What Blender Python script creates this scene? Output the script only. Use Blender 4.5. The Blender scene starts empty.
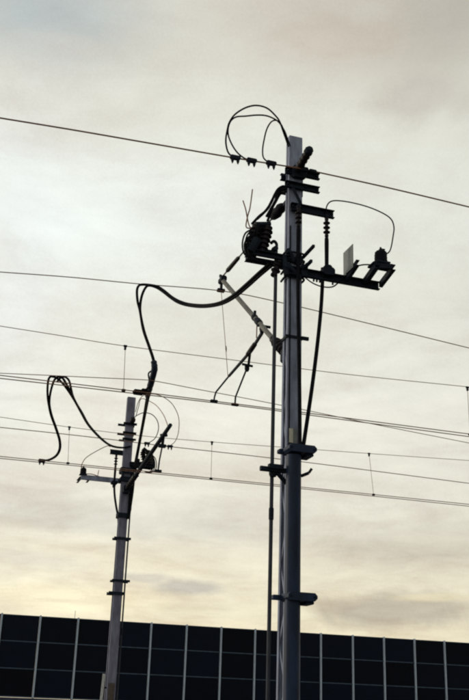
import bpy, bmesh, math, random
from mathutils import Vector, Matrix
R = math.radians
random.seed(7)
scene = bpy.context.scene
C = scene.collection

# ------------------------------------------------------------------ camera
EYE = Vector((0, 0, 1.6))
HEAD, PITCH, ROLL, FPX = R(71.966), R(20.759), R(1.948), 972.0     # 50 mm lens on a 36 mm tall film frame
F_ = Vector((math.cos(PITCH) * math.cos(HEAD), math.cos(PITCH) * math.sin(HEAD), math.sin(PITCH)))
R0 = Vector((math.sin(HEAD), -math.cos(HEAD), 0)); U0 = R0.cross(F_)
R_ = R0 * math.cos(ROLL) + U0 * math.sin(ROLL); U_ = -R0 * math.sin(ROLL) + U0 * math.cos(ROLL)
cam = bpy.data.cameras.new('camera'); camo = bpy.data.objects.new('camera', cam); C.objects.link(camo)
cam.sensor_fit = 'VERTICAL'; cam.sensor_height = 36.0; cam.sensor_width = 36.0; cam.lens = 50.0
cam.clip_start = 0.1; cam.clip_end = 3000
camo.matrix_world = Matrix.Translation(EYE) @ Matrix((R_, U_, -F_)).transposed().to_4x4()
scene.camera = camo

def ray(x, y):
    return F_ + R_ * ((x - 234.5) / FPX) - U_ * ((y - 350.0) / FPX)
def onY(x, y, Y):                     # point of the vertical plane at depth Y (parallel to the tracks)
    d = ray(x, y); return EYE + d * (Y / d.y)
def onX(x, y, X):                     # point of the vertical plane square to the tracks
    d = ray(x, y); return EYE + d * (X / d.x)
def onZ(x, y, Z):
    d = ray(x, y); return EYE + d * ((Z - EYE.z) / d.z)

# ------------------------------------------------------------------ sky and sun
SUN_EL, SUN_AZ = R(11.0), R(-48.0)    # azimuth from +Y towards +X
world = bpy.data.worlds.new('World'); scene.world = world; world.use_nodes = True
nt = world.node_tree; N = nt.nodes; Lk = nt.links
for n in list(N): N.remove(n)
def node(t, **k):
    n = N.new(t)
    for a, b in k.items(): setattr(n, a, b)
    return n
def val(sock, v):
    if isinstance(v, bpy.types.NodeSocket): Lk.new(v, sock)
    else: sock.default_value = v
def M(op, a, b=0.0, c=0.0, clamp=False):
    n = node('ShaderNodeMath', operation=op, use_clamp=clamp)
    val(n.inputs[0], a); val(n.inputs[1], b); val(n.inputs[2], c)
    return n.outputs[0]
def mixc(f, a, b, mode='MIX'):
    n = node('ShaderNodeMix', data_type='RGBA', blend_type=mode)
    val(n.inputs[0], f); val(n.inputs[6], a); val(n.inputs[7], b)
    return n.outputs[2]
def lin(c):
    return tuple(((v / 255) / 12.92 if v / 255 < .04045 else ((v / 255 + .055) / 1.055) ** 2.4) for v in c)
out = node('ShaderNodeOutputWorld'); bg = node('ShaderNodeBackground')
bg.inputs[1].default_value = 0.1
Lk.new(bg.outputs[0], out.inputs[0])
sky = node('ShaderNodeTexSky', sky_type='NISHITA', sun_disc=False, sun_elevation=SUN_EL, sun_rotation=SUN_AZ)
tc = node('ShaderNodeTexCoord'); sep = node('ShaderNodeSeparateXYZ'); Lk.new(tc.outputs['Generated'], sep.inputs[0])
X, Y, Z = sep.outputs
# clouds lie on a layer overhead: look direction divided by its height
h = M('ADD', M('MAXIMUM', Z, 0.0), 0.10)
cu, cv = M('DIVIDE', X, h), M('DIVIDE', Y, h)
comb = node('ShaderNodeCombineXYZ'); Lk.new(cu, comb.inputs[0]); Lk.new(cv, comb.inputs[1])
def noise(vec, scale, detail, rough, off, dist=0.0):
    mp = node('ShaderNodeMapping'); mp.inputs[1].default_value = off
    Lk.new(vec, mp.inputs[0])
    n = node('ShaderNodeTexNoise'); n.inputs['Scale'].default_value = scale; n.inputs['Detail'].default_value = detail
    n.inputs['Roughness'].default_value = rough; n.inputs['Distortion'].default_value = dist
    Lk.new(mp.outputs[0], n.inputs['Vector']); return n.outputs[0]
n_big = noise(comb.outputs[0], 0.55, 5, .55, (3.1, 7.7, 0), .4)
n_mid = noise(comb.outputs[0], 1.7, 6, .58, (11.4, 2.3, 0), .6)
n_wrap = noise(tc.outputs['Generated'], 5.0, 4, .6, (1.2, 4.4, 2.0))
n_wrap2 = noise(tc.outputs['Generated'], 5.0, 4, .6, (8.2, 1.4, 6.0))
n_fine = noise(tc.outputs['Generated'], 420.0, 2, .7, (0, 0, 0))
az = M('ADD', M('ARCTAN2', X, Y), M('MULTIPLY', M('SUBTRACT', n_wrap, .5), .14))
el = M('ADD', M('ARCSINE', Z), M('MULTIPLY', M('SUBTRACT', n_wrap2, .5), .032))
ramp = node('ShaderNodeValToRGB'); cr = ramp.color_ramp
stops = [(0.0, (228, 216, 188)), (.085, (242, 231, 201)), (.13, (236, 228, 203)), (.20, (237, 233, 216)), (.30, (238, 236, 223)),
         (.45, (236, 237, 226)), (.56, (232, 232, 219)), (.66, (222, 219, 206)), (.80, (200, 198, 188)), (1.0, (190, 188, 180))]
while len(cr.elements) < len(stops): cr.elements.new(.5)
for e, (p, c) in zip(cr.elements, stops):
    e.position = p; e.color = (*lin(c), 1)
Lk.new(M('SINE', el), ramp.inputs[0])
cloud = ramp.outputs[0]
def azel(x, y):
    d = ray(x, y).normalized(); return math.atan2(d.x, d.y), math.asin(d.z)
# single cloud masses: (pixel seen at, half width px, half height px, colour, strength)
masses = [((400, 40), 150, 55, (190, 181, 166), .75), ((40, 10), 90, 50, (166, 180, 184), .95), ((470, 0), 60, 60, (172, 168, 158), .5),
          ((120, 215), 190, 80, (240, 247, 242), .75), ((20, 260), 50, 200, (236, 241, 240), .5), ((330, 300), 130, 60, (222, 219, 200), .4),
          ((140, 515), 260, 22, (212, 209, 199), .3), ((110, 568), 150, 24, (246, 238, 212), .75), ((60, 598), 130, 16, (252, 242, 208), .9), ((196, 586), 40, 8, (194, 188, 177), .8), ((150, 576), 30, 5, (214, 207, 192), .8), ((260, 612), 120, 10, (236, 229, 200), .6),
          ((405, 612), 110, 20, (190, 182, 166), .72), ((330, 45), 70, 24, (212, 202, 186), .5), ((430, 95), 70, 24, (198, 190, 178), .5), ((352, 18), 26, 12, (220, 217, 206), .35), ((70, 45), 60, 10, (216, 212, 202), .3), ((430, 545), 120, 22, (214, 208, 190), .6), ((450, 600), 45, 5, (238, 226, 190), .7),
          ((90, 520), 130, 16, (214, 211, 198), .5), ((30, 560), 60, 10, (222, 216, 200), .5), ((250, 535), 90, 14, (216, 211, 196), .45), ((380, 470), 110, 30, (232, 229, 214), .5)]
n_edge = noise(tc.outputs['Generated'], 16.0, 7, .65, (4.1, 0.7, 3.3), .5)
for (x, y), hw, hh, c, s in masses:
    a0, e0 = azel(x, y)
    sa, se = hw / FPX / math.cos(e0), hh / FPX
    qa = M('DIVIDE', M('SUBTRACT', az, a0), sa); qe = M('DIVIDE', M('SUBTRACT', el, e0), se)
    g = M('EXPONENT', M('MULTIPLY', M('ADD', M('MULTIPLY', qa, qa), M('MULTIPLY', qe, qe)), -1.0))
    if hh <= 24:                                  # low streaks have firmer, ragged edges
        g = M('MULTIPLY_ADD', M('ADD', g, M('MULTIPLY', M('SUBTRACT', n_edge, .5), 1.1)), 1.9, -.50, clamp=True)
    else:
        g = M('MULTIPLY', g, M('MULTIPLY_ADD', n_mid, 1.3, .2), clamp=True)
    cloud = mixc(M('MULTIPLY', g, s), cloud, (*lin(c), 1))
# soft cloud structure, a little fine texture, and the glow that fades away from the low sun
amp = M('ADD', M('MULTIPLY', M('SUBTRACT', n_big, .5), .34), M('MULTIPLY', M('SUBTRACT', n_mid, .5), .52))
n_puff = noise(comb.outputs[0], 4.2, 7, .62, (2.4, 9.3, 0), .7)
amp = M('ADD', amp, M('MULTIPLY', M('SUBTRACT', n_puff, .5), .24))
mpv = node('ShaderNodeCombineXYZ'); Lk.new(M('MULTIPLY', az, 2.2), mpv.inputs[0]); Lk.new(M('MULTIPLY', el, 11.0), mpv.inputs[1])
n_str = noise(mpv.outputs[0], 2.6, 6, .6, (5.5, 1.9, 0), .8)
low = M('SUBTRACT', 1.0, M('SMOOTH_MIN', M('MULTIPLY', Z, 2.2), .8, .2))
amp = M('ADD', amp, M('MULTIPLY', M('MULTIPLY', M('SUBTRACT', n_str, .5), low), .60))
amp = M('ADD', amp, M('MULTIPLY', M('SUBTRACT', n_fine, .5), .10))
sd = Vector((math.cos(SUN_EL) * math.sin(SUN_AZ), math.cos(SUN_EL) * math.cos(SUN_AZ), math.sin(SUN_EL)))
dn = node('ShaderNodeVectorMath', operation='DOT_PRODUCT'); Lk.new(tc.outputs['Generated'], dn.inputs[0]); dn.inputs[1].default_value = sd
glow = M('MULTIPLY_ADD', M('SMOOTH_MIN', dn.outputs['Value'], .45, .3), .42, .86)
bright = M('MULTIPLY', M('ADD', amp, 1.0), glow)
tintf = M('MULTIPLY_ADD', amp, -5.0, .15, clamp=True)      # thicker cloud turns mauve-grey
cloud = mixc(tintf, cloud, mixc(1.0, cloud, (.985, .925, .90, 1), 'MULTIPLY'))
cloud = mixc(1.0, cloud, (10, 10, 10, 1), 'MULTIPLY')      # the Background strength is 0.1
vm = node('ShaderNodeVectorMath', operation='SCALE'); Lk.new(cloud, vm.inputs[0]); Lk.new(bright, vm.inputs['Scale'])
Lk.new(mixc(.93, sky.outputs[0], vm.outputs[0]), bg.inputs[0])

sun = bpy.data.lights.new('sun', 'SUN'); sun.energy = 0.9; sun.angle = R(12); sun.color = (1, .9, .74)
suno = bpy.data.objects.new('sun', sun); C.objects.link(suno)
suno.rotation_euler = (-sd).to_track_quat('-Z', 'Y').to_euler(); suno.location = (-20, 20, 30)

vs = scene.view_settings
vs.view_transform = 'Standard'; vs.look = 'None'; vs.exposure = 0.0; vs.gamma = 1.0; vs.use_curve_mapping = False
scene.cycles.filter_width = 2.2

# ------------------------------------------------------------------ materials
def mat(name, col, rough=.6, metal=0.0, spec=.3, var=.25, scale=6.0, bump=0.0, col2=None, stretch=(1, 1, 1)):
    m = bpy.data.materials.new(name); m.use_nodes = True
    t = m.node_tree; b = t.nodes['Principled BSDF']
    b.inputs['Roughness'].default_value = rough; b.inputs['Metallic'].default_value = metal
    b.inputs['Specular IOR Level'].default_value = spec
    co = t.nodes.new('ShaderNodeTexCoord'); mp = t.nodes.new('ShaderNodeMapping'); mp.inputs[3].default_value = stretch
    t.links.new(co.outputs['Object'], mp.inputs[0])
    n = t.nodes.new('ShaderNodeTexNoise'); n.inputs['Scale'].default_value = scale; n.inputs['Detail'].default_value = 6; n.inputs['Roughness'].default_value = .65
    t.links.new(mp.outputs[0], n.inputs['Vector'])
    r = t.nodes.new('ShaderNodeValToRGB'); e = r.color_ramp.elements
    c2 = col2 or tuple(c * (1 - var) for c in col)
    e[0].position = .33; e[0].color = (*c2, 1); e[1].position = .67; e[1].color = (*(c * (1 + (0 if col2 else var)) for c in col), 1)
    t.links.new(n.outputs[0], r.inputs[0]); t.links.new(r.outputs[0], b.inputs['Base Color'])
    if bump:
        bp = t.nodes.new('ShaderNodeBump'); bp.inputs['Strength'].default_value = bump; bp.inputs['Distance'].default_value = .01
        n2 = t.nodes.new('ShaderNodeTexNoise'); n2.inputs['Scale'].default_value = scale * 6; n2.inputs['Detail'].default_value = 3
        t.links.new(co.outputs['Object'], n2.inputs['Vector']); t.links.new(n2.outputs[0], bp.inputs['Height']); t.links.new(bp.outputs[0], b.inputs['Normal'])
    return m
MT = {
 'galv': mat('galvanised_steel', (.245, .285, .40), .65, .0, .2, .40, 3.5, .15, stretch=(3, 3, .7)),
 'galv_far': mat('weathered_mast_steel', (.165, .175, .25), .65, .0, .2, .38, 3.0, .15, stretch=(3, 3, .7)),
 'light': mat('bright_galvanised_tube', (.17, .17, .16), .6, .0, .2, .35, 5, .1),
 'dark': mat('dark_painted_steel', (.012, .018, .030), .65, .0, .10, .4, 9, .2),
 'guard': mat('blue_black_guard_paint', (.011, .023, .056), .5, .0, .2, .5, 4, .1, stretch=(2, 2, .5)),
 'rod': mat('weathered_rod_steel', (.042, .048, .064), .6, .0, .15, .35, 6, .1, stretch=(3, 3, .6)),
 'rubber': mat('black_rubber', (.006, .007, .011), .7, .0, .07, .4, 14, .1),
 'copper': mat('tarnished_copper', (.25, .14, .098), .6, .0, .3, .35, 10),
 'thin': mat('thin_bronze_wire', (.28, .17, .12), .6, .0, .3, .4, 10),
 'porcelain': mat('brown_porcelain', (.014, .011, .015), .5, .0, .16, .3, 6),
 'tape': mat('blue_black_tape', (.012, .024, .055), .6, .0, .3, .5, 30, .3),
 'cream': mat('cream_plate', (.52, .52, .44), .5, .0, .3, .15, 20),
 'greyplate': mat('grey_plate', (.20, .22, .23), .5, .0, .3, .15, 12),
 'brown': mat('brown_plate', (.085, .07, .06), .6, .0, .3, .3, 20),
 'white': mat('white_plate', (.45, .47, .5), .5, .0, .3, .2, 20),
 'post': mat('pale_aluminium_post', (.40, .49, .62), .5, .0, .3, .18, 5, stretch=(2, 2, .5)),
 'rail': mat('blue_grey_rail', (.04, .07, .115), .5, .0, .3, .3, 5),
 'concrete': mat('concrete', (.055, .065, .10), .85, .0, .15, .3, 2.5, .3),
 'gravel': mat('gravel_ground', (.12, .11, .10), .95, .0, .1, .5, 3.0, .5),
}
# dark coated panel glass, each panel a little different
pm = bpy.data.materials.new('dark_panel_glass'); pm.use_nodes = True
t = pm.node_tree; b = t.nodes['Principled BSDF']
oi = t.nodes.new('ShaderNodeObjectInfo'); rr = t.nodes.new('ShaderNodeValToRGB')
rr.color_ramp.elements[0].color = (.0008, .0030, .0105, 1); rr.color_ramp.elements[1].color = (.0030, .0100, .0290, 1)
t.links.new(oi.outputs['Random'], rr.inputs[0])
gn = t.nodes.new('ShaderNodeTexNoise'); gn.inputs['Scale'].default_value = 2.2; gn.inputs['Detail'].default_value = 5
gc = t.nodes.new('ShaderNodeTexCoord'); t.links.new(gc.outputs['Object'], gn.inputs['Vector'])
mx = t.nodes.new('ShaderNodeMix'); mx.data_type = 'RGBA'; mx.blend_type = 'MULTIPLY'; mx.inputs[0].default_value = .7
t.links.new(rr.outputs[0], mx.inputs[6]); t.links.new(gn.outputs[0], mx.inputs[7]); t.links.new(mx.outputs[2], b.inputs['Base Color'])
b.inputs['Roughness'].default_value = .35; b.inputs['Specular IOR Level'].default_value = .10
MT['glass'] = pm

# ------------------------------------------------------------------ mesh builder
class MB:
    def __init__(s, T=None): s.v = []; s.f = []; s.T = T or (lambda p: p)
    def add(s, vs, fs):
        o = len(s.v); s.v += [s.T(Vector(p)) for p in vs]; s.f += [tuple(i + o for i in f) for f in fs]; return s
    def box(s, c, size, ax=None, bev=0.0):
        c = Vector(c); hx, hy, hz = (d / 2 for d in size)
        A = ax or (Vector((1, 0, 0)), Vector((0, 1, 0)), Vector((0, 0, 1)))
        bv = min(bev, hx * .9, hz * .9)
        if bv <= 0:
            prof = [(-hx, -hz), (hx, -hz), (hx, hz), (-hx, hz)]
        else:
            prof = [(-hx + bv, -hz), (hx - bv, -hz), (hx, -hz + bv), (hx, hz - bv), (hx - bv, hz), (-hx + bv, hz), (-hx, hz - bv), (-hx, -hz + bv)]
        n = len(prof)
        vs = [c + A[0] * x + A[1] * y + A[2] * z for y in (-hy, hy) for x, z in prof]
        fs = [tuple(range(n)), tuple(range(2 * n - 1, n - 1, -1))] + [(i, n + i, n + (i + 1) % n, (i + 1) % n) for i in range(n)]
        return s.add(vs, fs)
    def bar(s, a, b, w, d, up=Vector((0, 0, 1)), bev=0.0):       # box from a to b, w wide (across up), d along up
        a, b = Vector(a), Vector(b); y = (b - a); L = y.length; y.normalize()
        u = Vector(up); 
        if abs(u.dot(y)) > .95: u = Vector((0, 1, 0))
        x = y.cross(u).normalized(); z = x.cross(y)
        return s.box((a + b) / 2, (w, L, d), (x, y, z), bev)
    def channel(s, a, b, h, fl, th, open_dir, up=Vector((0, 0, 1))):  # C section from a to b, web h tall, flanges towards open_dir
        a, b = Vector(a), Vector(b); o = Vector(open_dir).normalized(); up = Vector(up)
        prof = [(0, -h / 2), (fl, -h / 2), (fl, -h / 2 + th), (th, -h / 2 + th), (th, h / 2 - th), (fl, h / 2 - th), (fl, h / 2), (0, h / 2)]
        n = len(prof)
        vs = [p + o * x + up * z for p in (a, b) for x, z in prof]
        fs = [(i, (i + 1) % n, n + (i + 1) % n, n + i) for i in range(n)]
        for k in (0, n): fs += [(k + 0, k + 1, k + 2, k + 3), (k + 0, k + 3, k + 4, k + 7), (k + 4, k + 5, k + 6, k + 7)]
        return s.add(vs, fs)
    def tube(s, pts, r, n=8, cap=True):
        pts = [Vector(p) for p in pts]; k = len(pts)
        rs = r if isinstance(r, (list, tuple)) else [r] * k
        tang = [(pts[min(i + 1, k - 1)] - pts[max(i - 1, 0)]).normalized() for i in range(k)]
        u = Vector((0, 0, 1)) if abs(tang[0].z) < .9 else Vector((0, 1, 0))
        u = (u - tang[0] * u.dot(tang[0])).normalized(); vs = []
        for i in range(k):
            u = u - tang[i] * u.dot(tang[i]); u.normalize(); w = tang[i].cross(u)
            vs += [pts[i] + (u * math.cos(2 * math.pi * j / n) + w * math.sin(2 * math.pi * j / n)) * rs[i] for j in range(n)]
        fs = [(i * n + j, i * n + (j + 1) % n, (i + 1) * n + (j + 1) % n, (i + 1) * n + j) for i in range(k - 1) for j in range(n)]
        if cap: fs += [tuple(range(n - 1, -1, -1)), tuple(range((k - 1) * n, k * n))]
        return s.add(vs, fs)
    def lathe(s, a, b, prof, n=14):                               # prof: (t along a-b, radius)
        a, b = Vector(a), Vector(b)
        return s.tube_profile(a, b, prof, n)
    def tube_profile(s, a, b, prof, n):
        y = (b - a); yn = y.normalized(); u = Vector((0, 0, 1)) if abs(yn.z) < .9 else Vector((0, 1, 0))
        u = (u - yn * u.dot(yn)).normalized(); w = yn.cross(u); vs = []
        for tt, r in prof:
            vs += [a + y * tt + (u * math.cos(2 * math.pi * j / n) + w * math.sin(2 * math.pi * j / n)) * r for j in range(n)]
        k = len(prof)
        fs = [(i * n + j, i * n + (j + 1) % n, (i + 1) * n + (j + 1) % n, (i + 1) * n + j) for i in range(k - 1) for j in range(n)]
        fs += [tuple(range(n - 1, -1, -1)), tuple(range((k - 1) * n, k * n))]
        return s.add(vs, fs)
    def bolt(s, c, axis, r=.012, L=.03):
        c = Vector(c); a = Vector(axis).normalized()
        return s.tube([c - a * L / 2, c + a * L / 2], r, 6)
    def build(s, name, m, parent=None, smooth=False):
        o0 = parent_origin(parent) if parent else (sum(s.v, Vector()) / len(s.v) if s.v else Vector())
        me = bpy.data.meshes.new(name); me.from_pydata([tuple(p - o0) for p in s.v], [], s.f)
        bm = bmesh.new(); bm.from_mesh(me); bmesh.ops.recalc_face_normals(bm, faces=bm.faces); bm.to_mesh(me); bm.free()
        me.materials.append(MT[m])
        if smooth:
            for p in me.polygons: p.use_smooth = True
            try: me.set_sharp_from_angle(angle=R(40))
            except Exception: pass
        o = bpy.data.objects.new(name, me); C.objects.link(o)
        if parent: o.parent = parent
        else: o.location = o0
        o['org'] = tuple(o0)
        if name in ('bolts', 'tie_rods', 'lacing'): o['kind'] = 'stuff'       # too small to pick apart
        return o
ORG = {}
def parent_origin(p): return Vector(p['org'])
def tag(o, label=None, cat=None, group=None, kind=None):
    if label: o['label'] = label
    if cat: o['category'] = cat
    if group: o['group'] = group
    if kind: o['kind'] = kind
    return o
def thing(name, label, cat, loc, group=None):
    o = bpy.data.objects.new(name, None); C.objects.link(o); o.location = loc; o['org'] = tuple(loc); o.empty_display_size = .2
    return tag(o, label, cat, group)
def smooth(pts, k=8):
    pts = [Vector(p) for p in pts]
    if len(pts) < 3: return pts
    P = [pts[0] * 2 - pts[1]] + pts + [pts[-1] * 2 - pts[-2]]; o = []
    for i in range(1, len(P) - 2):
        p0, p1, p2, p3 = P[i - 1:i + 3]
        for j in range(k):
            t = j / k
            o.append(.5 * ((2 * p1) + (p2 - p0) * t + (2 * p0 - 5 * p1 + 4 * p2 - p3) * t * t + (3 * p1 - p0 - 3 * p2 + p3) * t ** 3))
    return o + [pts[-1]]
def pxs(lst, Y=None):                 # (px, py[, depth]) -> world points
    return [onY(q[0], q[1], q[2] if len(q) > 2 else Y) for q in lst]
def shed_profile(n, r_core, r_shed, t0=.12, t1=.88):
    pr = [(0, r_core * 1.2), (t0 * .6, r_core * 1.2), (t0, r_core)]
    for i in range(n):
        a = t0 + (t1 - t0) * (i + .5) / n; d = (t1 - t0) / n
        pr += [(a - d * .30, r_core), (a - d * .10, r_shed), (a + d * .04, r_shed * .97), (a + d * .26, r_core)]
    return pr + [(t1, r_core), (1 - (1 - t1) * .6, r_core * 1.2), (1, r_core * 1.2)]

# ------------------------------------------------------------------ ground
g = MB(); S = 700; g.add([(-S, -S, 0), (S, -S, 0), (S, S, 0), (-S, S, 0)], [(0, 1, 2, 3)])
tag(g.build('ground', 'gravel'), kind='structure')

# ------------------------------------------------------------------ panel wall beyond the tracks
WY, PW, WX0 = 44.0, .03752 * 44, .09659 * 44
ROWZ = [1.6 + 44 * q for q in (.0131, .03866, .06381, .08818)]
wall = thing('panel_wall', 'long dark wall of glossy navy panels in pale upright posts, behind both masts', 'wall', (WX0 + 8 * PW, WY, 0))
i0, i1 = -7, 24
m = MB().box((WX0 + (i0 + i1) / 2 * PW, WY + .12, ROWZ[0] / 2 - .02), ((i1 - i0) * PW + .4, .34, ROWZ[0] - .04)); m.build('plinth', 'concrete', wall)
for k, z in enumerate(ROWZ):
    m = MB().box((WX0 + (i0 + i1) / 2 * PW, WY + .045, z), ((i1 - i0) * PW + .02, .05, .05 if k < 3 else .035), bev=.006); m.build('rail', 'rail', wall)
pw0 = None
for i in range(i0, i1 + 1):
    x = WX0 + i * PW
    if pw0 is None:
        m = MB(); zc = (ROWZ[0] + ROWZ[3]) / 2; H = ROWZ[3] - ROWZ[0] + .1
        m.box((x, WY + .02, zc), (.068, .12, H), bev=.008)
        for z in ROWZ[1:3]: m.bolt((x, WY - .045, z), (0, 1, 0), .016, .03)
        pw0 = m.build('post', 'post', wall); px0 = x
    else:
        o = pw0.copy(); C.objects.link(o); o.location = (x - px0, 0, 0)
pane = {}
for r in range(3):
    z0, z1 = ROWZ[r] + .025, ROWZ[r + 1] - (.025 if r < 2 else .018)
    for i in range(i0, i1):
        x0, x1 = WX0 + i * PW + .04, WX0 + (i + 1) * PW - .04
        c = Vector(((x0 + x1) / 2, WY + .055, (z0 + z1) / 2))
        if r not in pane:
            w, hh, d = x1 - x0, z1 - z0, .02
            mm = MB(); e = .012
            vs = [(-w/2, -d + e, -hh/2), (w/2, -d + e, -hh/2), (w/2, -d + e, hh/2), (-w/2, -d + e, hh/2),
                  (-w/2 + e, -d, -hh/2 + e), (w/2 - e, -d, -hh/2 + e), (w/2 - e, -d, hh/2 - e), (-w/2 + e, -d, hh/2 - e),
                  (-w/2, d, -hh/2), (w/2, d, -hh/2), (w/2, d, hh/2), (-w/2, d, hh/2)]
            fs = [(4, 5, 6, 7)] + [(a, (a + 1) % 4, 4 + (a + 1) % 4, 4 + a) for a in range(4)] + [(8 + a, 8 + (a + 1) % 4, (a + 1) % 4, a) for a in range(4)] + [(11, 10, 9, 8)]
            me = bpy.data.meshes.new('panel'); me.from_pydata(vs, [], fs); me.materials.append(MT['glass']); pane[r] = me
        o = bpy.data.objects.new('panel', pane[r]); C.objects.link(o); o.parent = wall
        o.location = c - wall.location
        o.rotation_euler = (random.uniform(-.004, .004), 0, random.uniform(-.003, .003))
p = onY(75.3, 613, WY)
m = MB().tube([(p.x, WY + .02, ROWZ[3] + .0), (p.x, WY + .02, ROWZ[3] + .34)], .012, 6); m.build('finial_rod', 'post', wall)

# ------------------------------------------------------------------ masts
M1 = Vector((3.97, 10.0, 0)); M2 = Vector((4.26, 20.4, 0))
T1 = lambda p: M1 + p
T2 = lambda p: M2 + Vector((-p.x, -p.y, p.z))          # the far mast is set up the other way round
W = .178
def depth(z, top): return .105 + (top - z) * .0175
def mast(T, loc, top, steel, label):
    t = thing('catenary_mast', label, 'mast', loc, None)
    th, fl = .009, .046
    for sgn, nm in ((-1, 'front_channel'), (1, 'rear_channel')):
        m = MB(T); d0, d1 = depth(0, top) / 2, depth(top, top) / 2
        prof = lambda d: [(-W/2, sgn*d), (W/2, sgn*d), (W/2, sgn*(d-fl)), (W/2-th, sgn*(d-fl)), (W/2-th, sgn*(d-th)), (-W/2+th, sgn*(d-th)), (-W/2+th, sgn*(d-fl)), (-W/2, sgn*(d-fl))]
        n = 8; vs = [(x, y, 0) for x, y in prof(d0)] + [(x, y, top) for x, y in prof(d1)]
        fs = [(i, (i + 1) % n, n + (i + 1) % n, n + i) for i in range(n)]
        for k in (0, n): fs += [(k, k+1, k+4, k+5), (k+1, k+2, k+3, k+4), (k, k+5, k+6, k+7)]
        m.add(vs, fs); m.build(nm, steel, t)
    m = MB(T)
    for sx in (-1, 1):
        z, s = .25, 1
        while z < top - .55:
            da, db = depth(z, top) / 2 - .02, depth(z + .42, top) / 2 - .02
            m.bar((sx * (W/2 - .018), -s * da, z), (sx * (W/2 - .018), s * db, z + .42), .008, .03, up=(0, 0, 1)); s = -s; z += .42
    m.build('lacing', steel, t)
    m = MB(T).box((0, 0, top + .004), (W - .004, depth(top, top) - .004, .012)); m.build('cap_plate', steel, t)
    m = MB(T).box((0, 0, .12), (.5, .6, .36), bev=.03); m.build('foundation', 'concrete', t)
    return t
mast1 = mast(T1, M1, 8.60, 'galv', 'tall grey steel mast nearest the camera, with dark cable guard pipe and clamps')
mast2 = mast(T2, M2, 8.22, 'galv_far', 'slender grey steel mast farther away at left, in front of the panel wall')

def clamp_pair(T, parent, z, top, xa, xb, hh=.075, name='clamp_beam'):
    d = depth(z, top) / 2
    for sgn in (-1, 1):
        m = MB(T); y = sgn * (d + .006)
        x0_, x1_ = (xa, xb) if sgn < 0 else (-W/2 - .06, W/2 + .06)
        m.channel((x0_, y, z), (x1_, y, z), hh, .05, .009, (0, sgn, 0))
        o = m.build(name, 'dark', parent)
        m = MB(T)
        for x in ((-W/2 - .03, W/2 + .03) if sgn > 0 else (-W/2 - .03, W/2 + .03, xb - .04)): m.bolt((x, y + sgn * .02, z), (0, 1, 0), .011, .05)
        b_ = m.build('bolts', 'dark', o)
    m = MB(T)
    for x in (-W/2 - .03, W/2 + .03): m.tube([(x, -d - .06, z), (x, d + .06, z)], .009, 6)
    m.build('tie_rods', 'dark', parent)
clamp_pair(T1, mast1, 8.06, 8.6, -.15, .31, .085)
clamp_pair(T1, mast1, 7.865, 8.6, -.15, .31, .085)
clamp_pair(T2, mast2, 7.60, 8.22, -.13, .24, .042)
clamp_pair(T2, mast2, 7.39, 8.22, -.13, .24, .042)
clamp_pair(T2, mast2, 7.25, 8.22, -.10, .19, .035)

# cable guard pipe low on the near mast, and its clamps
gx, gy = -.045, -.205
m = MB(T1); m.tube([(gx, gy, .05), (gx, gy, 4.36)], .084, 20); m.build('cable_guard', 'guard', mast1, smooth=True)
def guard_clamp(z, xa, xb, hh, stub):
    m = MB(T1)
    m.box(((xa + xb) / 2, gy - .005, z), (xb - xa, .25, hh), bev=.028)
    m.box((xa + stub, -.09, z), (.12, .06, hh * .6), bev=.01); m.box((xb - .06, gy + .02, z - hh * .62), (.09, .18, hh * .4), bev=.01)
    o = m.build('guard_clamp', 'guard', mast1)
    m = MB(T1)
    for x in (xa + .03, xb - .03): m.bolt((x, gy - .13, z), (0, 1, 0), .012, .03)
    m.build('bolts', 'dark', o)
guard_clamp(4.42, -.15, .18, .085, .02)
guard_clamp(2.82, -.14, .19, .085, -.03)
m = MB(T1); d = depth(5.83, 8.6) / 2 + .006
for sgn in (-1, 1): m.box((0, sgn * d, 5.83), (W + .05, .012, .035)); m.box((sgn * (W / 2 + .012), 0, 5.83), (.012, d * 2, .035))
m.box((.13, -d, 5.83), (.09, .03, .04)); m.build('band', 'dark', mast1)
m = MB(T1).box((-.016, -depth(4.6, 8.6) / 2 - .018, 4.615), (.10, .006, .17)); pl = m.build('number_plate', 'greyplate', mast1)
m = MB(T1).box((-.042, -depth(4.6, 8.6) / 2 - .0235, 4.615), (.045, .004, .166)); m.build('cream_strip', 'cream', pl)
m = MB(T1); m.bar((-.40, -.10, 4.20), (-.10, -.10, 4.20), .05, .055, bev=.01); m.bar((-.31, -.12, 4.23), (-.14, -.12, 4.23), .06, .05)
m.bar((-.20, -.10, 4.17), (-.05, -.06, 4.05), .03, .04); m.lathe((-.235, -.06, 4.13), (-.235, -.06, 4.25), [(0, .035), (.2, .045), (.8, .045), (1, .035)])
m.build('rod_guide', 'dark', mast1)
m = MB(T1); m.bar((.05, -.19, 4.14), (.12, -.24, 4.17), .025, .03); m.bar((.12, -.24, 4.17), (.15, -.26, 4.22), .02, .025); m.build('hook', 'dark', mast1)
m = MB(T1); m.tube([(-W/2 + .02, .0, 8.45), (-W/2 + .035, .0, 6.0), (-W/2 + .035, .0, 4.0), (-W/2 + .035, .0, .1)], .017, 8); m.build('mast_cable', 'rubber', mast1, True)
m = MB(T1); m.tube([(-W/2 + .022, -depth(8, 8.6)/2 - .012, 7.3), (-W/2 + .024, -depth(6, 8.6)/2 - .012, 6), (-W/2 + .025, -depth(4.4, 8.6)/2 - .012, 4.4)], .008, 6); m.build('earth_wire', 'rubber', mast1, True)
m = MB(T1); d = depth(6.75, 8.6) / 2
for z in (6.93, 6.84, 6.70, 6.60):
    m.tube(smooth([(-W/2 - .03, d + .02, z), (-W/2 - .028, -d - .005, z), (0, -d - .03, z), (W/2 + .028, -d - .005, z), (W/2 + .03, d + .02, z)], 4), .014, 6)
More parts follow.
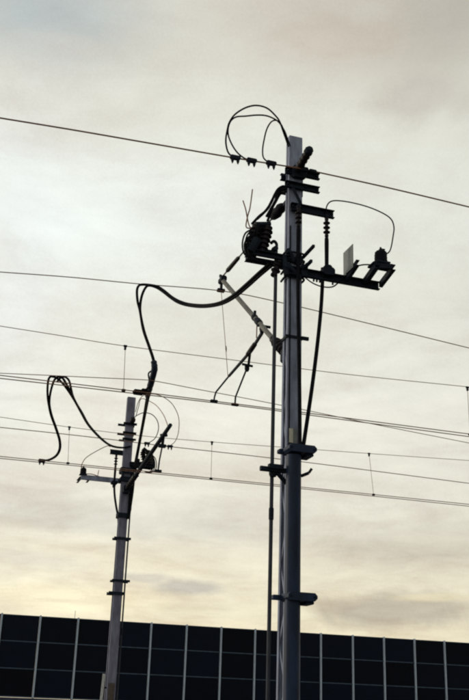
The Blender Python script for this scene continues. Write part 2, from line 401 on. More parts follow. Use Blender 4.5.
m.bar((-W/2 - .02, -d - .02, 6.96), (-.02, -d - .02, 6.80), .05, .07, up=(0, 1, 0), bev=.012); m.bar((-W/2 - .06, -d - .01, 6.86), (-W/2 - .03, -d - .03, 6.60), .06, .07, bev=.015)
m.bar((-W/2 - .03, -d - .06, 6.74), (.04, -d - .07, 6.58), .045, .05, bev=.012); m.box((.03, -d - .03, 6.83), (.11, .05, .10), bev=.02); m.box((W/2 + .01, -d - .02, 6.70), (.09, .09, .15), bev=.025)
m.lathe((-W/2 - .07, -d - .02, 6.72), (-W/2 + .03, -d - .04, 6.70), [(0, .03), (.3, .05), (.7, .05), (1, .03)], 10)
for x, z in ((-.12, 6.9), (-.03, 6.66), (.12, 6.78), (.05, 6.90), (.12, 6.63)): m.bolt((x, -d - .05, z), (0, 1, 0), .014, .07)
m.build('arm_clamp', 'dark', mast1)
for z, L in ((6.90, .24), (6.735, .17)):
    m = MB(T1).bar((.105, -.06, z), (.105, -.06 - L - .1, z), .03, .035); m.build('clamp_strap', 'dark', mast1)

# far mast fittings
def ring(T, parent, z, top, xa, xb, hh, nm='band'):
    d = depth(z, top) / 2 + .012; m = MB(T)
    for sgn in (-1, 1):
        m.box(((xa + xb) / 2, sgn * d, z), (xb - xa, .022, hh)); m.box((sgn * (W / 2 + .012), 0, z), (.02, d * 2 - .022, hh))
    m.bolt((xa + .02, 0, z), (0, 1, 0), .02, d * 2); m.bolt((xb - .02, 0, z), (0, 1, 0), .02, d * 2)
    return m.build(nm, 'dark', parent)
ring(T2, mast2, 5.575, 8.22, -.13, .13, .10); ring(T2, mast2, 5.085, 8.22, -.19, .17, .05); ring(T2, mast2, 4.21, 8.22, -.23, .15, .045); ring(T2, mast2, 3.95, 8.22, -.13, .2, .06)
m = MB(T2)
for z, hh in ((6.55, .12), (6.36, .10)):
    m.box((0, 0, z), (W + .09, depth(z, 8.22) + .09, hh), bev=.02)
m.box((-.13, .02, 6.47), (.08, .1, .28), bev=.02); m.bar((.13, .1, 6.6), (.09, .12, 6.42), .04, .06)
m.build('arm_clamp', 'dark', mast2)
m = MB(T2).box((.0, depth(2.05, 8.22) / 2 + .012, 1.98), (.12, .014, .42)); m.build('warning_plate', 'brown', mast2)
m = MB(T2).bar((.19, .10, 1.78), (.165, .09, 2.36), .012, .055, up=(1, 0, 0)); sp = m.build('side_plate', 'white', mast2)
m = MB(T2).box((.12, .06, 2.1), (.1, .02, .03)); m.build('plate_bracket', 'dark', sp)
m = MB(T2)
m.tube(smooth([(-.17, .05, 6.5), (-.15, .08, 6.1), (-.125, .09, 5.8), (-.11, .1, 5.6)]), .035, 8); m.tube(smooth([(-.12, .10, 6.5), (-.11, .11, 6.0), (-.10, .11, 5.7), (-.09, .1, 5.5)]), .03, 8)
m.box((-.115, .08, 5.78), (.07, .1, .25), bev=.03)
m.build('mast_cable_bundle', 'rubber', mast2, True)
m = MB(T2).lathe((-.04, .10, 7.62), (-.04, .16, 7.74), [(0, .035), (.3, .06), (.7, .06), (1, .03)]); m.build('pin_insulator', 'porcelain', mast2, True)

# ------------------------------------------------------------------ feeder support insulator at the near mast head
t = thing('feeder_insulator', 'stubby dark ribbed insulator jutting from the top of the near mast', 'insulator', T1(Vector((.03, -.06, 8.1))))
m = MB(T1); m.lathe((.0, -.06, 8.06), (.02, -.42, 8.17), shed_profile(4, .048, .056, .15, .9)); m.build('ribbed_body', 'porcelain', t, True)
m = MB(T1); m.lathe((.02, -.41, 8.167), (.02, -.48, 8.19), [(0, .05), (.6, .055), (1, .035)]); m.build('end_cap', 'dark', t)
m = MB(T1); m.box((.03, -.095, 8.06), (.20, .06, .16), bev=.03); m.build('base_flange', 'dark', t)
m = MB(T1); m.box((.06, -.2, 8.05), (.09, .05, .05), bev=.012); m.box((.17, -.2, 8.053), (.10, .035, .035), bev=.01); m.build('wire_clamp', 'dark', t)

# ------------------------------------------------------------------ cable arms, terminations, arresters (same kit on both masts)
def upper_arm(T, parent_loc, z, x1, y, label):
    m = MB(T); m.channel((-.08, y, z), (x1, y, z), .105, .05, .009, (0, -1, 0)); t = m.build('terminal_arm', 'dark', parent_loc); t['label'] = label
    m = MB(T)
    for x in (-.05, .05, x1 - .10, x1 - .03): m.bolt((x, y - .01, z + .015), (0, 1, 0), .013, .05)
    m.build('bolts', 'dark', t)
    return t
a1 = upper_arm(T1, mast1, 7.545, .50, -.085, 'short dark horizontal arm reaching right from the upper near mast')
m = MB(T1); m.bar((-.075, -.10, 7.86), (.05, -.12, 7.60), .008, .04, up=(1, 0, 0)); m.build('brace', 'dark', a1)
a2 = upper_arm(T2, mast2, 6.98, .36, -.11, 'short dark horizontal arm reaching left from the far mast')

def termination(name, label, T, x, y, ztop, sheds, zend, r=.021, mt='rubber'):
    t = thing(name, label, 'cable terminal', T(Vector((x, y, ztop))))
    m = MB(T); L = .26; m.lathe((x, y, ztop), (x, y, ztop - L), shed_profile(sheds, .021, .044, .18, .92)); m.build('shed_body', 'porcelain', t, True)
    m = MB(T); m.lathe((x, y, ztop + .06), (x, y, ztop), [(0, .016), (.5, .016), (.55, .03), (1, .03)]); m.build('lug', 'dark', t)
    m = MB(T); m.lathe((x, y, ztop - L), (x, y, zend), [(0, .019), (.1, .026), (.25, .027), (1, r)], 10); m.build('sleeve', mt, t, True)
    return t
termination('cable_termination', 'ribbed black cable terminal hanging under the end of the near right arm', T1, .40, -.11, 7.485, 3, 6.80, .024)
termination('cable_termination', 'ribbed dark cable terminal running down the front face of the near mast', T1, .005, -.155, 7.52, 3, 6.86, .024)
termination('cable_termination', 'slim dark cable terminal hanging under the left arm of the far mast', T2, .215, -.13, 6.92, 3, 6.36, .024)

CZ = 6.665
def cross_arm(T, parent, z, xa, xb, y, label, steel='dark'):
    m = MB(T); m.channel((xa, y, z), (xb, y, z), .105, .05, .01, (0, -1, 0)); t = m.build('cross_arm', steel, parent); t['label'] = label
    return t
c1 = cross_arm(T1, mast1, CZ, -.10, 1.10, -.10, 'long dark horizontal cross-arm on the right of the near mast, carrying the arrester')
for x, L in ((.63, .31), (.865, .33), (1.085, .36)):
    m = MB(T1); m.channel((x, -.15, CZ + .01), (x, -.15 - L, CZ + .09), .075, .045, .009, (1, 0, 0)); m.build('bracket_bar', 'dark', c1)
m = MB(T1); m.box((.985, -.40, CZ + .125), (.28, .15, .03), bev=.008); m.bar((.90, -.17, CZ + .02), (.915, -.47, CZ + .12), .09, .05, bev=.01); m.bar((.93, -.46, CZ + .10), (1.09, -.50, CZ + .10), .02, .06); m.build('base_plate', 'dark', c1)
m = MB(T1); m.box((.618, -.265, CZ + .205), (.008, .27, .31)); m.build('upright_plate', 'greyplate', c1)
m = MB(T1); m.box((.40, -.11, CZ + .06), (.16, .15, .10), bev=.025); m.box((.40, -.11, CZ + .12), (.10, .11, .06), bev=.02); m.build('cable_clamp', 'dark', c1)
m = MB(T1)
for x in (.22, .26, .30, .33, .47): m.bolt((x, -.13, CZ - .06), (0, 0, 1), .012, .07)
m.build('bolts', 'dark', c1)
m = MB(T1); m.tube(smooth([(.10, -.13, CZ - .06), (.2, -.15, CZ - .13), (.32, -.16, CZ - .16), (.45, -.16, CZ - .14), (.54, -.15, CZ - .06), (.62, -.16, CZ + .03), (.70, -.2, CZ + .13), (.79, -.26, CZ + .17), (.88, -.33, CZ + .16), (.95, -.38, CZ + .13)]), .009, 6); m.build('earth_lead', 'rubber', c1, True)
c2 = cross_arm(T2, mast2, 6.355, .06, .95, -.12, 'galvanised grey cross-arm on the left of the far mast', 'galv')
for x, L in ((.74, .30), (.925, .42)):
    m = MB(T2); m.channel((x, -.17, 6.345), (x, -.17 - L, 6.345), .06, .04, .008, (1, 0, 0)); m.build('bracket_bar', 'dark', c2)
m = MB(T2); m.box((.215, -.13, 6.30), (.14, .12, .07), bev=.02); m.box((.215, -.13, 6.24), (.06, .07, .09), bev=.02); m.build('cable_clamp', 'dark', c2)
m = MB(T2); m.tube(smooth([(.88, -.2, 6.44), (.72, -.18, 6.45), (.58, -.17, 6.42), (.5, -.17, 6.40)]), .01, 6); m.tube([(.585, -.15, 6.40), (.57, -.15, 6.55), (.585, -.15, 6.47)], .007, 5); m.build('earth_lead', 'thin', c2, True)

def arrester(T, x, y, z, label, k=1.0):
    t = thing('surge_arrester', label, 'arrester', T(Vector((x, y, z))))
    m = MB(T); m.lathe((x, y, z), (x, y, z + .17 * k), [(0, .078 * k), (.16, .082 * k), (.22, .076 * k), (.40, .08 * k), (.46, .075 * k), (.62, .079 * k), (.68, .074 * k), (.82, .074 * k), (.93, .055 * k), (1, .03 * k)], 14); m.build('housing', 'rubber', t, True)
    m = MB(T); m.tube([(x, y, z + .165 * k), (x, y, z + .215 * k)], .012, 6); m.box((x + .02, y, z + .19 * k), (.07, .03, .012)); m.build('terminal', 'dark', t)
    m = MB(T); m.box((x, y, z - .012), (.18 * k, .16 * k, .024), bev=.006); m.build('foot', 'dark', t)
    return t
arrester(T1, .985, -.41, CZ + .165, 'squat black surge arrester on the end of the near cross-arm')
arrester(T2, .905, -.14, 6.42, 'small black surge arrester on the left tip of the far cross-arm', .85)

# ------------------------------------------------------------------ disconnector switches
def switch(T, z, label, k=1.0, horns=True):
    t = thing('disconnector_switch', label, 'switch', T(Vector((-.3, 0, z))))
    m = MB(T)
    m.channel((-.04, -.06, z), (-.58, -.06, z), .07, .045, .008, (0, -1, 0)); m.channel((-.04, .10, z), (-.58, .10, z), .07, .045, .008, (0, 1, 0))
    m.box((-.55, .02, z), (.05, .15, .06)); m.box((-.12, .02, z - .01), (.12, .16, .13), bev=.02)
    m.build('frame', 'dark', t)
    for x, y in ((-.40, -.05), (-.47, .10), (-.545, -.03)):
        m = MB(T); m.lathe((x - .03, y, z + .03), (x + .05, y, z + .03 + .36 * k), shed_profile(5, .046, .072, .08, .92)); m.build('post_insulator', 'porcelain', t, True)
    m = MB(T); zt = z + .03 + .36 * k
    m.bar((-.33, -.03, zt + .04), (-.52, -.03, zt - .0), .13, .05, bev=.012); m.bar((-.34, .06, zt + .06), (-.56, .02, zt - .08), .03, .05)
    m.build('contact_blade', 'dark', t)
    m = MB(T); m.bar((-.58, -.06, z - .0), (-.50, -.08, z + .17), .14, .10, bev=.03); m.build('terminal_block', 'dark', t)
    m = MB(T); m.bar((-.48, -.02, z + .085), (-.215, -.02, z + .085), .03, .035, bev=.008); m.lathe((-.25, -.07, z + .12), (-.25, .05, z + .12), [(0, .03), (.5, .04), (1, .03)])
    m.build('crank_arm', 'dark', t)
    if horns:
        m = MB(T)
        m.tube(smooth([(-.50, -.03, z + .37), (-.58, -.05, z + .33), (-.64, -.06, z + .34), (-.62, -.06, z + .50), (-.60, -.07, z + .60), (-.575, -.07, z + .86)]), .0085, 6)
        m.tube(smooth([(-.50, .02, z + .37), (-.565, .02, z + .39), (-.60, .02, z + .5), (-.63, .0, z + .60), (-.67, .0, z + .72)]), .0085, 6)
        m.build('arcing_horns', 'thin', t, True)
    m = MB(T)
    for o in (0, .035, .07):
        m.tube(smooth([(-.58 + o, -.08 + o, z + .30), (-.66 + o, -.09, z + .22), (-.69 + o, -.09, z + .08), (-.66 + o, -.08, z - .04), (-.56 + o, -.08, z - .10), (-.42, -.06, z - .09)]), .011, 6)
    m.build('flexible_leads', 'rubber', t, True)
    m = MB(T)
    for k_ in range(5):
        a_ = [random.uniform(-.02, .02) for _ in range(8)]
        m.tube(smooth([(-.36 - .03 * k_, -.05, z + .40 * k + a_[0]), (-.52 + a_[1], -.10 + a_[2], z + .30 + a_[3]), (-.64 + a_[4] + .02 * k_, -.08, z + .13 + a_[5]), (-.60 + a_[6], -.02, z + a_[7]), (-.50, .0, z - .06)]), .012, 6)
    m.build('tangled_leads', 'rubber', t, True)
    m = MB(T); m.lathe((-.20, -.03, z - .05), (-.26, -.03, z - .24), shed_profile(2, .035, .06, .1, .8)); m.build('lower_insulator', 'porcelain', t, True)
    return t
switch(T1, 6.84, 'cluster of dark ribbed disconnector insulators on the left of the near mast')
switch(T2, 6.70, 'compact dark disconnector switch on the right of the far mast', .85, False)

def rod(T, x, y, z0, z1, r, zj, label, mt='rod'):
    t = thing('operating_rod', label, 'rod', T(Vector((x, y, z0))))
    m = MB(T); m.tube([(x, y, z0), (x, y, z1)], r, 10); m.build('shaft', mt, t, True)
    m = MB(T); m.lathe((x, y, zj - .07), (x, y, zj + .07), [(0, r * 1.05), (.1, r * 1.3), (.9, r * 1.3), (1, r * 1.05)], 10); m.build('coupling', 'dark', t)
    m = MB(T); m.tube(smooth([(x, y, z1 - .02), (x + .005, y, z1 + .05), (x - .03, y, z1 + .085), (x - .07, y, z1 + .05)]), r * .9, 8); m.build('top_hook', 'dark', t, True)
    m = MB(T); m.box((x, y, z0 - .3), (.16, .14, .62), bev=.02); m.build('drive_box', 'dark', t)
    return t
rod(T1, -.235, -.03, 1.0, 6.98, .0215, 3.72, 'straight vertical operating rod just left of the near mast')
rod(T2, -.155, -.02, 1.0, 6.55, .017, 3.2, 'thin vertical operating rod just right of the far mast')

# ------------------------------------------------------------------ cantilevers
CX = 3.97
t = thing('cantilever', 'pale inclined tube cantilever with thin steady arms, left of the near mast', 'cantilever', (CX, 10.1, 5.75))
A, B_ = Vector((CX, 10.50, 5.95)), onX(222.5, 280, CX)
m = MB(); m.tube([A, B_], .034, 12); m.build('tube', 'light', t, True)
m = MB(); m.lathe(Vector((CX, 10.14, 5.68)), A + (B_ - A) * .06, shed_profile(4, .042, .07, .22, .85)); m.build('insulator', 'porcelain', t, True)
m = MB(); m.box((CX, 10.16, 5.68), (.12, .14, .16), bev=.02); m.build('pivot', 'dark', t)
m = MB(); dd = (B_ - A).normalized(); m.box(B_, (.09, .16, .09), bev=.02); m.bar(B_ + Vector((0, .05, .0)), B_ + Vector((0, .05, -.14)), .03, .05); m.box(B_ + Vector((0, .06, -.15)), (.12, .05, .05), bev=.01); m.bar(B_ + Vector((0,.02,0)), B_ + Vector((0, .12, .13)), .035, .035); m.build('tip_clamp', 'dark', t)
S0 = onX(283.5, 205, CX); S1 = B_ + Vector((0, -.03, .06))
m = MB(); m.tube([S0, S1], .012, 8); m.build('top_stay', 'light', t, True)
ds = (S1 - S0)
m = MB(); m.lathe(S0 + ds * .0, S0 + ds * .17, [(0, .02), (.1, .05), (.25, .07), (.4, .062), (.55, .075), (.7, .064), (.85, .05), (1, .02)]); m.build('stay_insulator', 'rubber', t, True)
m = MB(); m.lathe(S0 + ds * .70, S0 + ds * .93, [(0, .015), (.1, .03), (.9, .034), (1, .02)]); m.build('stay_insulator', 'porcelain', t, True)
m = MB(); m.bar(Vector((CX, 10.05, S0.z)), S0 + ds * .06, .02, .05); m.build('stay_lug', 'dark', t)
# steady arms carry the two contact wires
J = onX(261, 328, CX)
K1 = [onX(262, 333, CX), onX(250, 352, CX - .02), onY(229, 376, 12.35), onY(216, 392, 12.85), onY(214.5, 397, 12.89), onY(214, 400.5, 12.9)]
m = MB(); m.tube(K1[:3], [.024, .022, .02], 8); m.build('registration_tube', 'rod', t, True)
m = MB(); m.tube(K1[2:], .013, 8); m.box(K1[5] + Vector((0, 0, -.01)), (.11, .03, .04), bev=.008); m.build('steady_arm', 'dark', t)
m = MB()
m.lathe(A + (B_ - A) * .27, A + (B_ - A) * .325, [(0, .038), (.1, .048), (.9, .048), (1, .038)], 10); m.bar(J + Vector((-.05, 0, .03)), J + Vector((.13, 0, .03)), .03, .035, bev=.008); m.bar(J, K1[0], .045, .045, bev=.01)
m.lathe(A + (B_ - A) * .345, A + (B_ - A) * .375, [(0, .038), (.2, .046), (.8, .046), (1, .038)], 10); m.bar(A + (B_ - A) * .36 + Vector((0, 0, .02)), A + (B_ - A) * .36 + Vector((0, 0, .10)), .03, .03)
m.build('tube_clamp', 'dark', t)
m = MB(); m.lathe(K1[0] + (K1[1] - K1[0]) * .55, K1[1] + (K1[2] - K1[1]) * .12, [(0, .024), (.06, .032), (.5, .034), (.94, .032), (1, .024)]); m.build('registration_insulator', 'porcelain', t, True)
K2 = [onY(250, 353, 11.6), onY(248.5, 365, 11.75), onY(247, 368, 11.8), onY(235.5, 397, 12.85), onY(235, 404, 12.93)]
m = MB(); m.tube(K2[:2], .018, 8); m.bar(K2[1] + Vector((-.09, 0, .0)), K2[1] + Vector((.06, 0, -.01)), .03, .03, bev=.008); m.lathe(K2[2] + Vector((0, 0, .05)), K2[2] + Vector((0, 0, -.05)), [(0, .02), (.3, .035), (.7, .035), (1, .02)], 8); m.build('drop_bracket', 'dark', t)
m = MB(); m.tube(K2[2:], .013, 8); m.box(K2[4] + Vector((0, 0, -.01)), (.11, .03, .04), bev=.008); m.build('steady_arm', 'dark', t)
m = MB(); m.tube([onX(257, 322, CX), onX(256.5, 338, CX)], .008, 6); m.build('hanger', 'thin', t)
m = MB(); m.tube(smooth([B_ + Vector((0, .05, -.15)), onY(224.3, 330, 12.7), onY(228, 377.5, 12.36)]), .0045, 6); m.lathe(onY(226, 346, 12.6), onY(226.2, 352, 12.55), [(0, .006), (.5, .012), (1, .006)]); m.build('suspension_wire', 'thin', t)

FX = 4.26
t = thing('cantilever', 'black straight arm rising right from the far mast with a thin drop arm', 'cantilever', (FX, 20.3, 6.2))
A2, B2 = Vector((FX, 20.25, 6.12)), onX(170.5, 425, FX)
m = MB(); m.tube([A2, A2.lerp(B2, .5), B2], [.045, .043, .036], 12); m.build('tube', 'dark', t, True)
m = MB(); m.lathe(A2.lerp(B2, .06), A2.lerp(B2, .24), shed_profile(4, .048, .06)); m.build('insulator', 'porcelain', t, True)
m = MB(); m.box((FX, 20.25, 6.12), (.14, .16, .16), bev=.02); m.build('pivot', 'dark', t)
q = [onY(163.5, 436, 17.35), onY(162.3, 446, 17.4), onY(159.5, 460, 17.5), onY(158, 471, 17.55)]
m = MB(); m.tube([q[0], q[1]], .03, 8); m.box(q[1], (.15, .07, .06), bev=.015); m.bar(q[0] + Vector((-.06, 0, .0)), q[0] + Vector((.07, 0, .03)), .05, .06); m.build('drop_bracket', 'dark', t)
m = MB(); m.tube(q[1:], .015, 8); m.box(q[3], (.14, .04, .05), bev=.01); m.build('steady_arm', 'dark', t)

# ------------------------------------------------------------------ wires
def wire(name, label, pts, r, mt='copper', left=None, right=None, cat='wire', group=None):
    P = smooth(pts, 10)
    a, b = P[0], P[-1]
    da = (P[0] - P[1]).normalized(); db = (P[-1] - P[-2]).normalized()
    def ext(p, d, X):
        n = 12; o = []; L = abs((X - p.x) / d.x)
        for i in range(1, n + 1):
            s = L * i / n; q = p + d * s; q.z += s * s * (left_sag if d.x < 0 else right_sag); o.append(q)
        return o
    left_sag, right_sag = (left or 0), (right or 0)
    full = ext(a, da, -24)[::-1] + P + ext(b, db, 34)
    m = MB().tube(full, r, 8); o = m.build(name, mt, smooth=True)
    return tag(o, label, cat, group)
wire('feeder_wire', 'topmost brown wire crossing the near mast just below its top', pxs([(0, 118), (75, 130.3), (150, 143.3), (235, 158), (300, 168.5), (318, 172.3), (390, 188.2), (469, 207)], 9.8), .0095, left=.0012)
wire('messenger_wire', 'thin wire meeting the tip of the pale tube cantilever', pxs([(0, 272), (70, 277.2), (140, 284), (222, 291), (285, 303.5), (375, 325), (469, 348)], 12.93), .0075, left=.001, right=.001)
wire('messenger_wire', 'thin pale brown wire with droppers above the near contact wires', pxs([(0, 326), (60, 335.5), (125, 346), (245, 361.5), (350, 374.6), (469, 387)], 12.95), .0055, 'thin', left=.0012, right=.0012)
wire('cross_wire', 'thin wire under the left cable humps, bent where the tall cable is clamped', [onZ(0, 373.2, 6.05), onZ(50, 375.4, 6.05), onZ(100, 377.8, 6.05), onZ(142, 379.7, 6.05), onZ(158, 381.6, 6.05), onZ(200, 389.7, 6.05), onZ(240, 397.2, 6.05), onZ(300, 409, 6.05), onZ(373, 424, 6.05), onZ(469, 443, 6.05)], .0058, 'copper')
def contact(label, pts, Y, r=.0075):
    return wire('contact_wire', label, pxs(pts, Y), r, 'copper')
contact('upper of the paired brown contact wires held by the near steady arms', [(0, 375.3), (120, 389.4), (213, 401), (340, 417.2), (469, 434)], 12.9)
contact('lower of the paired brown contact wires held by the near steady arms', [(0, 378.3), (120, 391.8), (235, 405.3), (340, 419.2), (469, 436.6)], 12.98)
wire('messenger_wire', 'faint thin wire with droppers behind the far mast head', pxs([(0, 417), (69, 427), (140, 435.6), (210, 441.8), (312, 449.3), (390, 455), (469, 460.5)], 17.5), .0055, 'thin', left=.0012, right=.0012)
wire('feeder_wire', 'brown wire passing the far mast head between the two clamped jumper loops', pxs([(0, 427.3), (80, 435.8), (165, 446), (240, 454.4), (312, 463), (390, 473), (469, 483.3)], 20.12), .009)
contact('upper of the paired lowest brown wires passing the far mast', [(0, 456.3), (120, 468.6), (211, 478), (340, 491), (469, 504.3)], 17.5)
contact('lower of the paired lowest brown wires passing the far mast', [(0, 458.3), (120, 470.2), (211, 479.6), (340, 492.6), (469, 506.2)], 17.58)

def dropper(label, x0, y0, x1, y1, Yd, group):
    a, b = onY(x0, y0, Yd), onY(x1, y1, Yd)
    t = thing('dropper', label, 'dropper', b, group)
    MB().tube([a, b], .0042, 6).build('wire', 'thin', t)
    m = MB().box(a - Vector((0, 0, .03)), (.03, .025, .06), bev=.006); m.box(a, (.05, .025, .025)); m.build('top_clip', 'dark', t)
    MB().box(b, (.055, .03, .035), bev=.006).build('bottom_clip', 'dark', t)
dropper('thin dropper on the near wires, left of the tall hanging cable', 125.4, 346, 123.6, 390.3, 12.95, 'droppers on the near wires')
dropper('thin dropper on the near wires at the right edge of the picture', 467.3, 387.3, 470, 434.5, 12.95, 'droppers on the near wires')
G = 'droppers on the far wires'
dropper('thin dropper on the far wires, left of the far mast by the cable loop', 69.5, 427, 68, 463.2, 17.5, G)
dropper('thin dropper on the far wires, between the two masts', 212, 442, 211, 478.5, 17.5, G)
dropper('thin dropper on the far wires, right of the near mast', 369, 453.5, 373.5, 494.6, 17.5, G)

# ------------------------------------------------------------------ cables
def cable(name, label, paths, r, mt='rubber', cat='cable', group=None, clamps=(), at=None):
    P0 = paths[0][0]
    t = thing(name, label, cat, P0, group)
    for p in paths: MB().tube(smooth(p, 8), r, 8).build('strand', mt, t, True)
    for c in clamps:
        m = MB()
        m.box(c, (.13, .045, .05), bev=.012)
        for dx in (-.035, .035): m.lathe(c + Vector((dx, 0, -.02)), c + Vector((dx, 0, -.085)), [(0, .017), (.4, .02), (1, .006)], 8)
        m.build('wire_clamp', 'dark', t)
    return t
YL = 9.8
top_in = [(288.5, 147, 9.93), (285.5, 138, 9.9), (282, 129, 9.86)]
cable('jumper_loop', 'widest black jumper loop above the near mast top', [pxs(top_in[:2] + [(283, 131, 9.86), (280, 122.5), (276.3, 116.7), (267.3, 108.4), (256.4, 105.5), (245.6, 107.8), (235.3, 114.2), (229.6, 121.9), (227.4, 129.5), (225.8, 141), (227.7, 151.3), (231.8, 156.3), (236, 158.2)], YL)], .011, 'rubber', clamps=[onY(235.3, 157.7, YL)], group='jumper loops over the near mast')
cable('jumper_loop', 'flat-topped black jumper loop inside the widest one above the near mast', [pxs([(290, 146, 9.94), (287.2, 138, 9.9), (284.5, 131, 9.86), (279, 122.5), (272.4, 118), (264.8, 115.5), (255.8, 115.2), (245.6, 116.2), (236.3, 117), (230.9, 121), (228.2, 128.2), (228.5, 135.9), (232.1, 144.9), (237.9, 153.2), (245.6, 158.9), (252, 160.8)], YL)], .010, 'rubber', clamps=[onY(251.6, 160.6, YL)], group='jumper loops over the near mast')
cable('jumper_loop', 'narrow black jumper loop closest to the near mast top', [pxs([(289.2, 144, 9.94), (286, 136, 9.9), (282, 126, 9.86), (278.5, 121.7), (275, 120.3), (270.7, 122.5), (266.7, 129.5), (264.1, 139.8), (262.6, 150), (263.5, 157.7), (268, 162), (272, 163.5)], YL)], .0095, 'rubber', clamps=[onY(271.2, 163.3, YL)], group='jumper loops over the near mast')
cable('switch_cable', 'bundle of black cables curving from the near mast down to the switch', [
    pxs([(287, 187.5, 9.9), (282.5, 186.5, 9.9), (277.5, 190), (273, 198.5), (268, 208), (263, 213.5), (257, 219)], 9.92),
    pxs([(287, 189, 9.9), (282, 189.5, 9.9), (278, 194), (275, 201.5), (270.5, 209.5), (266.5, 216.5)], 9.95),
    pxs([(286, 191.5, 9.9), (280.5, 193.5), (276, 201), (272, 208.5), (269.5, 216), (267.5, 221)], 9.98),
    pxs([(284, 187, 9.9), (280, 188), (275, 194), (271, 203), (265, 211.5), (259, 216.5), (252, 224)], 10.02)], .0175, 'rubber')
cable('arrester_jumper', 'thin looping wire from the near right arm to the arrester', [pxs([(326.7, 214, 9.88), (326.5, 207, 9.88), (330.6, 201.6, 9.86), (339.4, 200.8, 9.84), (353.8, 203.1, 9.8), (369.8, 207.6, 9.75), (384.2, 214, 9.7), (391.4, 219.8, 9.66), (393.9, 227.5, 9.64), (393, 236.4, 9.62), (390.7, 248.6, 9.6), (387.6, 253.2, 9.6), (382.6, 254.3, 9.6)])], .0085, 'rubber', cat='wire')
cable('arrester_jumper', 'faint thin wire looping to the left arrester of the far mast', [pxs([(110.5, 446.8), (107, 446), (96.7, 451), (87, 457), (83, 462), (81.3, 467), (83.3, 469.5), (85, 470)], 20.5)], .0085, 'thin', cat='wire')
cable('power_cable', 'thick black cable bowing down right of the near mast into the guard clamp', [pxs([(322.6, 268), (322.3, 285), (320.8, 310), (317.3, 345), (312.3, 385), (307.2, 420), (303.3, 446), (301.5, 458)], 9.88)], .0245)
cable('power_cable', 'dark cable following the front face of the near mast down to the guard', [[T1(Vector((.005, -.155, 6.9))), T1(Vector((.006, -.165, 6.2))), T1(Vector((.03, -.17, 5.2))), T1(Vector((.035, -.19, 4.35)))]], .024)
cable('power_cable', 'thin black cable curving in to the far mast under its left arm', [pxs([(114.1, 480), (114.6, 494), (116, 505), (117.8, 515), (118.6, 524), (119, 536)], 20.53)], .024)

# the pair that leaves the near switch, hangs over the messenger wire and drops to the far mast
pA = pxs([(270, 263, 10.0), (258, 273.5, 10.25), (246, 284.5, 10.6), (233, 295.5, 11.0), (220, 302.5, 11.4), (205, 305.2, 11.8), (190, 304.3, 12.2), (180, 301.5, 12.4), (172, 297, 12.6), (164.6, 291, 12.75), (158, 286.8, 12.85), (151, 285.2, 12.9), (143, 284.6, 12.9), (138.8, 285.8, 12.9), (137, 291, 12.9), (137.7, 301.6, 12.9), (140, 311, 12.9), (143.2, 329.5, 12.9), (148.8, 346.2, 12.9), (153, 359.2, 12.9), (154.4, 369, 12.95), (152.6, 379, 13.1), (149.3, 389, 13.4), (147, 398, 14), (143.2, 420, 15.6), (138.5, 445, 18), (134.3, 466, 20.1)])
pB = pxs([(272, 265.5, 10.0), (260, 275.5, 10.25), (248, 286.3, 10.6), (234.5, 297.3, 11.0), (221, 304.2, 11.4), (205, 306.8, 11.8), (190, 305.8, 12.2), (179, 302.8, 12.4), (171, 298, 12.6), (163.6, 292.2, 12.75), (157, 287.8, 12.86), (150, 285.6, 12.88), (146, 287.2, 12.88), (142.3, 294.5, 12.88), (140.4, 304, 12.88), (140.6, 314, 12.88), (144.2, 331, 12.88), (149.6, 347, 12.88), (153.6, 359.2, 12.88), (155.2, 369, 12.93), (153.4, 380, 13.1), (150.2, 390, 13.4), (148, 400, 14), (144.2, 420, 15.6), (139.6, 445, 18), (135.5, 468, 20.1)])
tc_ = cable('feed_cable', 'thick black cable pair sagging from the near switch, then dropping to the far mast', [pA, pB], .019)
m = MB(); w = smooth(pxs([(153.6, 360, 12.88), (154.5, 369, 12.93), (152.2, 379, 13.1), (149.3, 389, 13.4), (147.4, 397, 13.9)]), 8)
m.tube(w, [.018] + [.040 + .010 * random.random() for i in range(len(w) - 2)] + [.03], 10); m.build('tape_wrap', 'tape', tc_, True)
m = MB(); w = pxs([(149, 388, 13.35), (144, 391.5, 13.0), (138.5, 392.3, 12.93)]); m.tube(smooth(w), .024, 8); m.box(w[-1], (.16, .06, .07), bev=.02); m.box(w[1], (.10, .07, .07), bev=.02); m.build('wire_clamp', 'rubber', tc_)
m = MB(); m.tube(smooth(w := pxs([(151, 371, 12.9), (148.5, 374, 12.9), (149.5, 381, 13.0)])), .012, 8); m.build('tape_tail', 'tape', tc_)

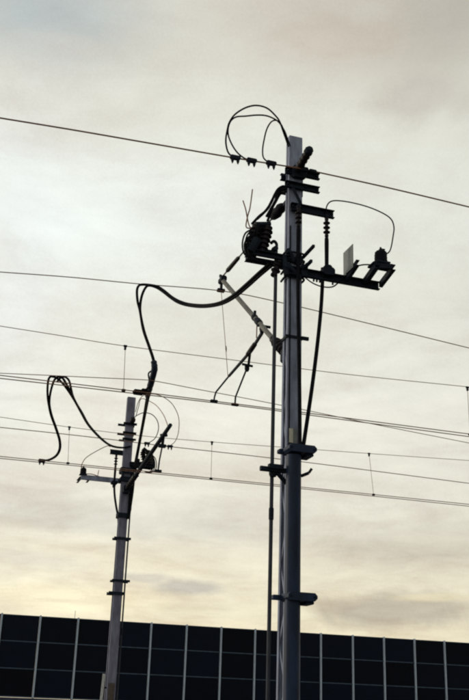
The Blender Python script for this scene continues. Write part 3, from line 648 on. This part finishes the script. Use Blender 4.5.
# cables humped over the cross wire, down to the far contact wire and the far mast
far_end = [(81, 412.5, 15.0), (88.6, 425.6, 16.5), (100.4, 438.4, 18.4), (110.5, 445.6, 19.7), (121, 447.6, 20.25), (130, 446.4, 20.3)]
low_end = [(51.2, 416, 14.6), (55.5, 428, 15.4), (59.2, 440, 16.2), (59.4, 448.6, 16.8), (56, 455.4, 17.3), (49.5, 459.4, 17.52), (42.7, 460.6, 17.55)]
sh = lambda L, dx, dy: [(a + dx, b_ + dy, c) for a, b_, c in L]
cable('jumper_cable', 'black cable pair humped over the left wires and drooping to the lowest wires', [
    pxs([(59, 380, 13.3), (55.5, 377.2, 13.3), (51.2, 376.4, 13.3), (48.6, 379.5, 13.3), (47.6, 388, 13.4), (47.8, 397.4, 13.7), (49, 406, 14.1)] + low_end),
    pxs([(66, 384, 13.3), (62.5, 378, 13.3), (58.7, 376.6, 13.3), (54.5, 380, 13.3), (51.6, 388, 13.4), (49.8, 397.4, 13.7), (49.8, 406, 14.1)] + sh(low_end, .9, .2))], .0165, clamps=[onY(42, 460.5, 17.55)])
cable('jumper_cable', 'black cable bundle humped over the left wires and swooping to the far mast', [
    pxs([(52, 376.6, 13.3), (56, 377.6, 13.3), (61.5, 382, 13.3), (68, 390.4, 13.5), (75, 401.5, 14.2)] + far_end),
    pxs([(59.5, 376.7, 13.3), (63.5, 379, 13.3), (67.5, 386, 13.3), (71.5, 394, 13.6), (76, 403, 14.2)] + sh(far_end, .5, .3)),
    pxs([(57, 382, 13.3), (60.5, 378, 13.3), (64.8, 376.8, 13.3), (69, 380.5, 13.3), (71, 388, 13.4), (73, 396, 13.8), (76.8, 404, 14.2)] + sh(far_end, .9, -.2))], .0165)
G2 = 'jumper loops at the far mast'
cable('jumper_loop', 'smallest thin jumper loop right of the far mast head', [pxs([(134.5, 417.5, 20.3), (137.3, 415.2), (144, 412.7), (152, 414.5), (157.3, 420.7), (158.5, 429), (155.5, 437.6), (150.5, 441.8), (147, 443)], 20.15)], .0095, 'rubber', clamps=[onY(147, 443.3, 20.12)], group=G2)
cable('jumper_loop', 'middle thin jumper loop running from the far mast head to its arm tip', [pxs([(136, 416, 20.3), (138.5, 407, 20), (141, 399, 19.8), (147.5, 400.3, 19.5), (156, 405.2, 19), (163, 414, 18), (167.3, 424, 17.2), (168.3, 428, 16.9)])], .0085, 'thin', group=G2)
cable('jumper_loop', 'largest thin jumper loop right of the far mast head', [pxs([(135.5, 412, 20.3), (138, 403, 20.2), (142, 396.5, 20.15), (149, 394), (157, 394.6), (165, 398), (173, 405), (178.6, 417.3), (178.6, 431), (175.6, 440.6), (170.5, 445.3), (167, 445.8)], 20.12)], .0085, 'thin', clamps=[onY(170, 446.3, 20.12)], group=G2)

for o in list(bpy.data.objects):
    if 'org' in o: del o['org']
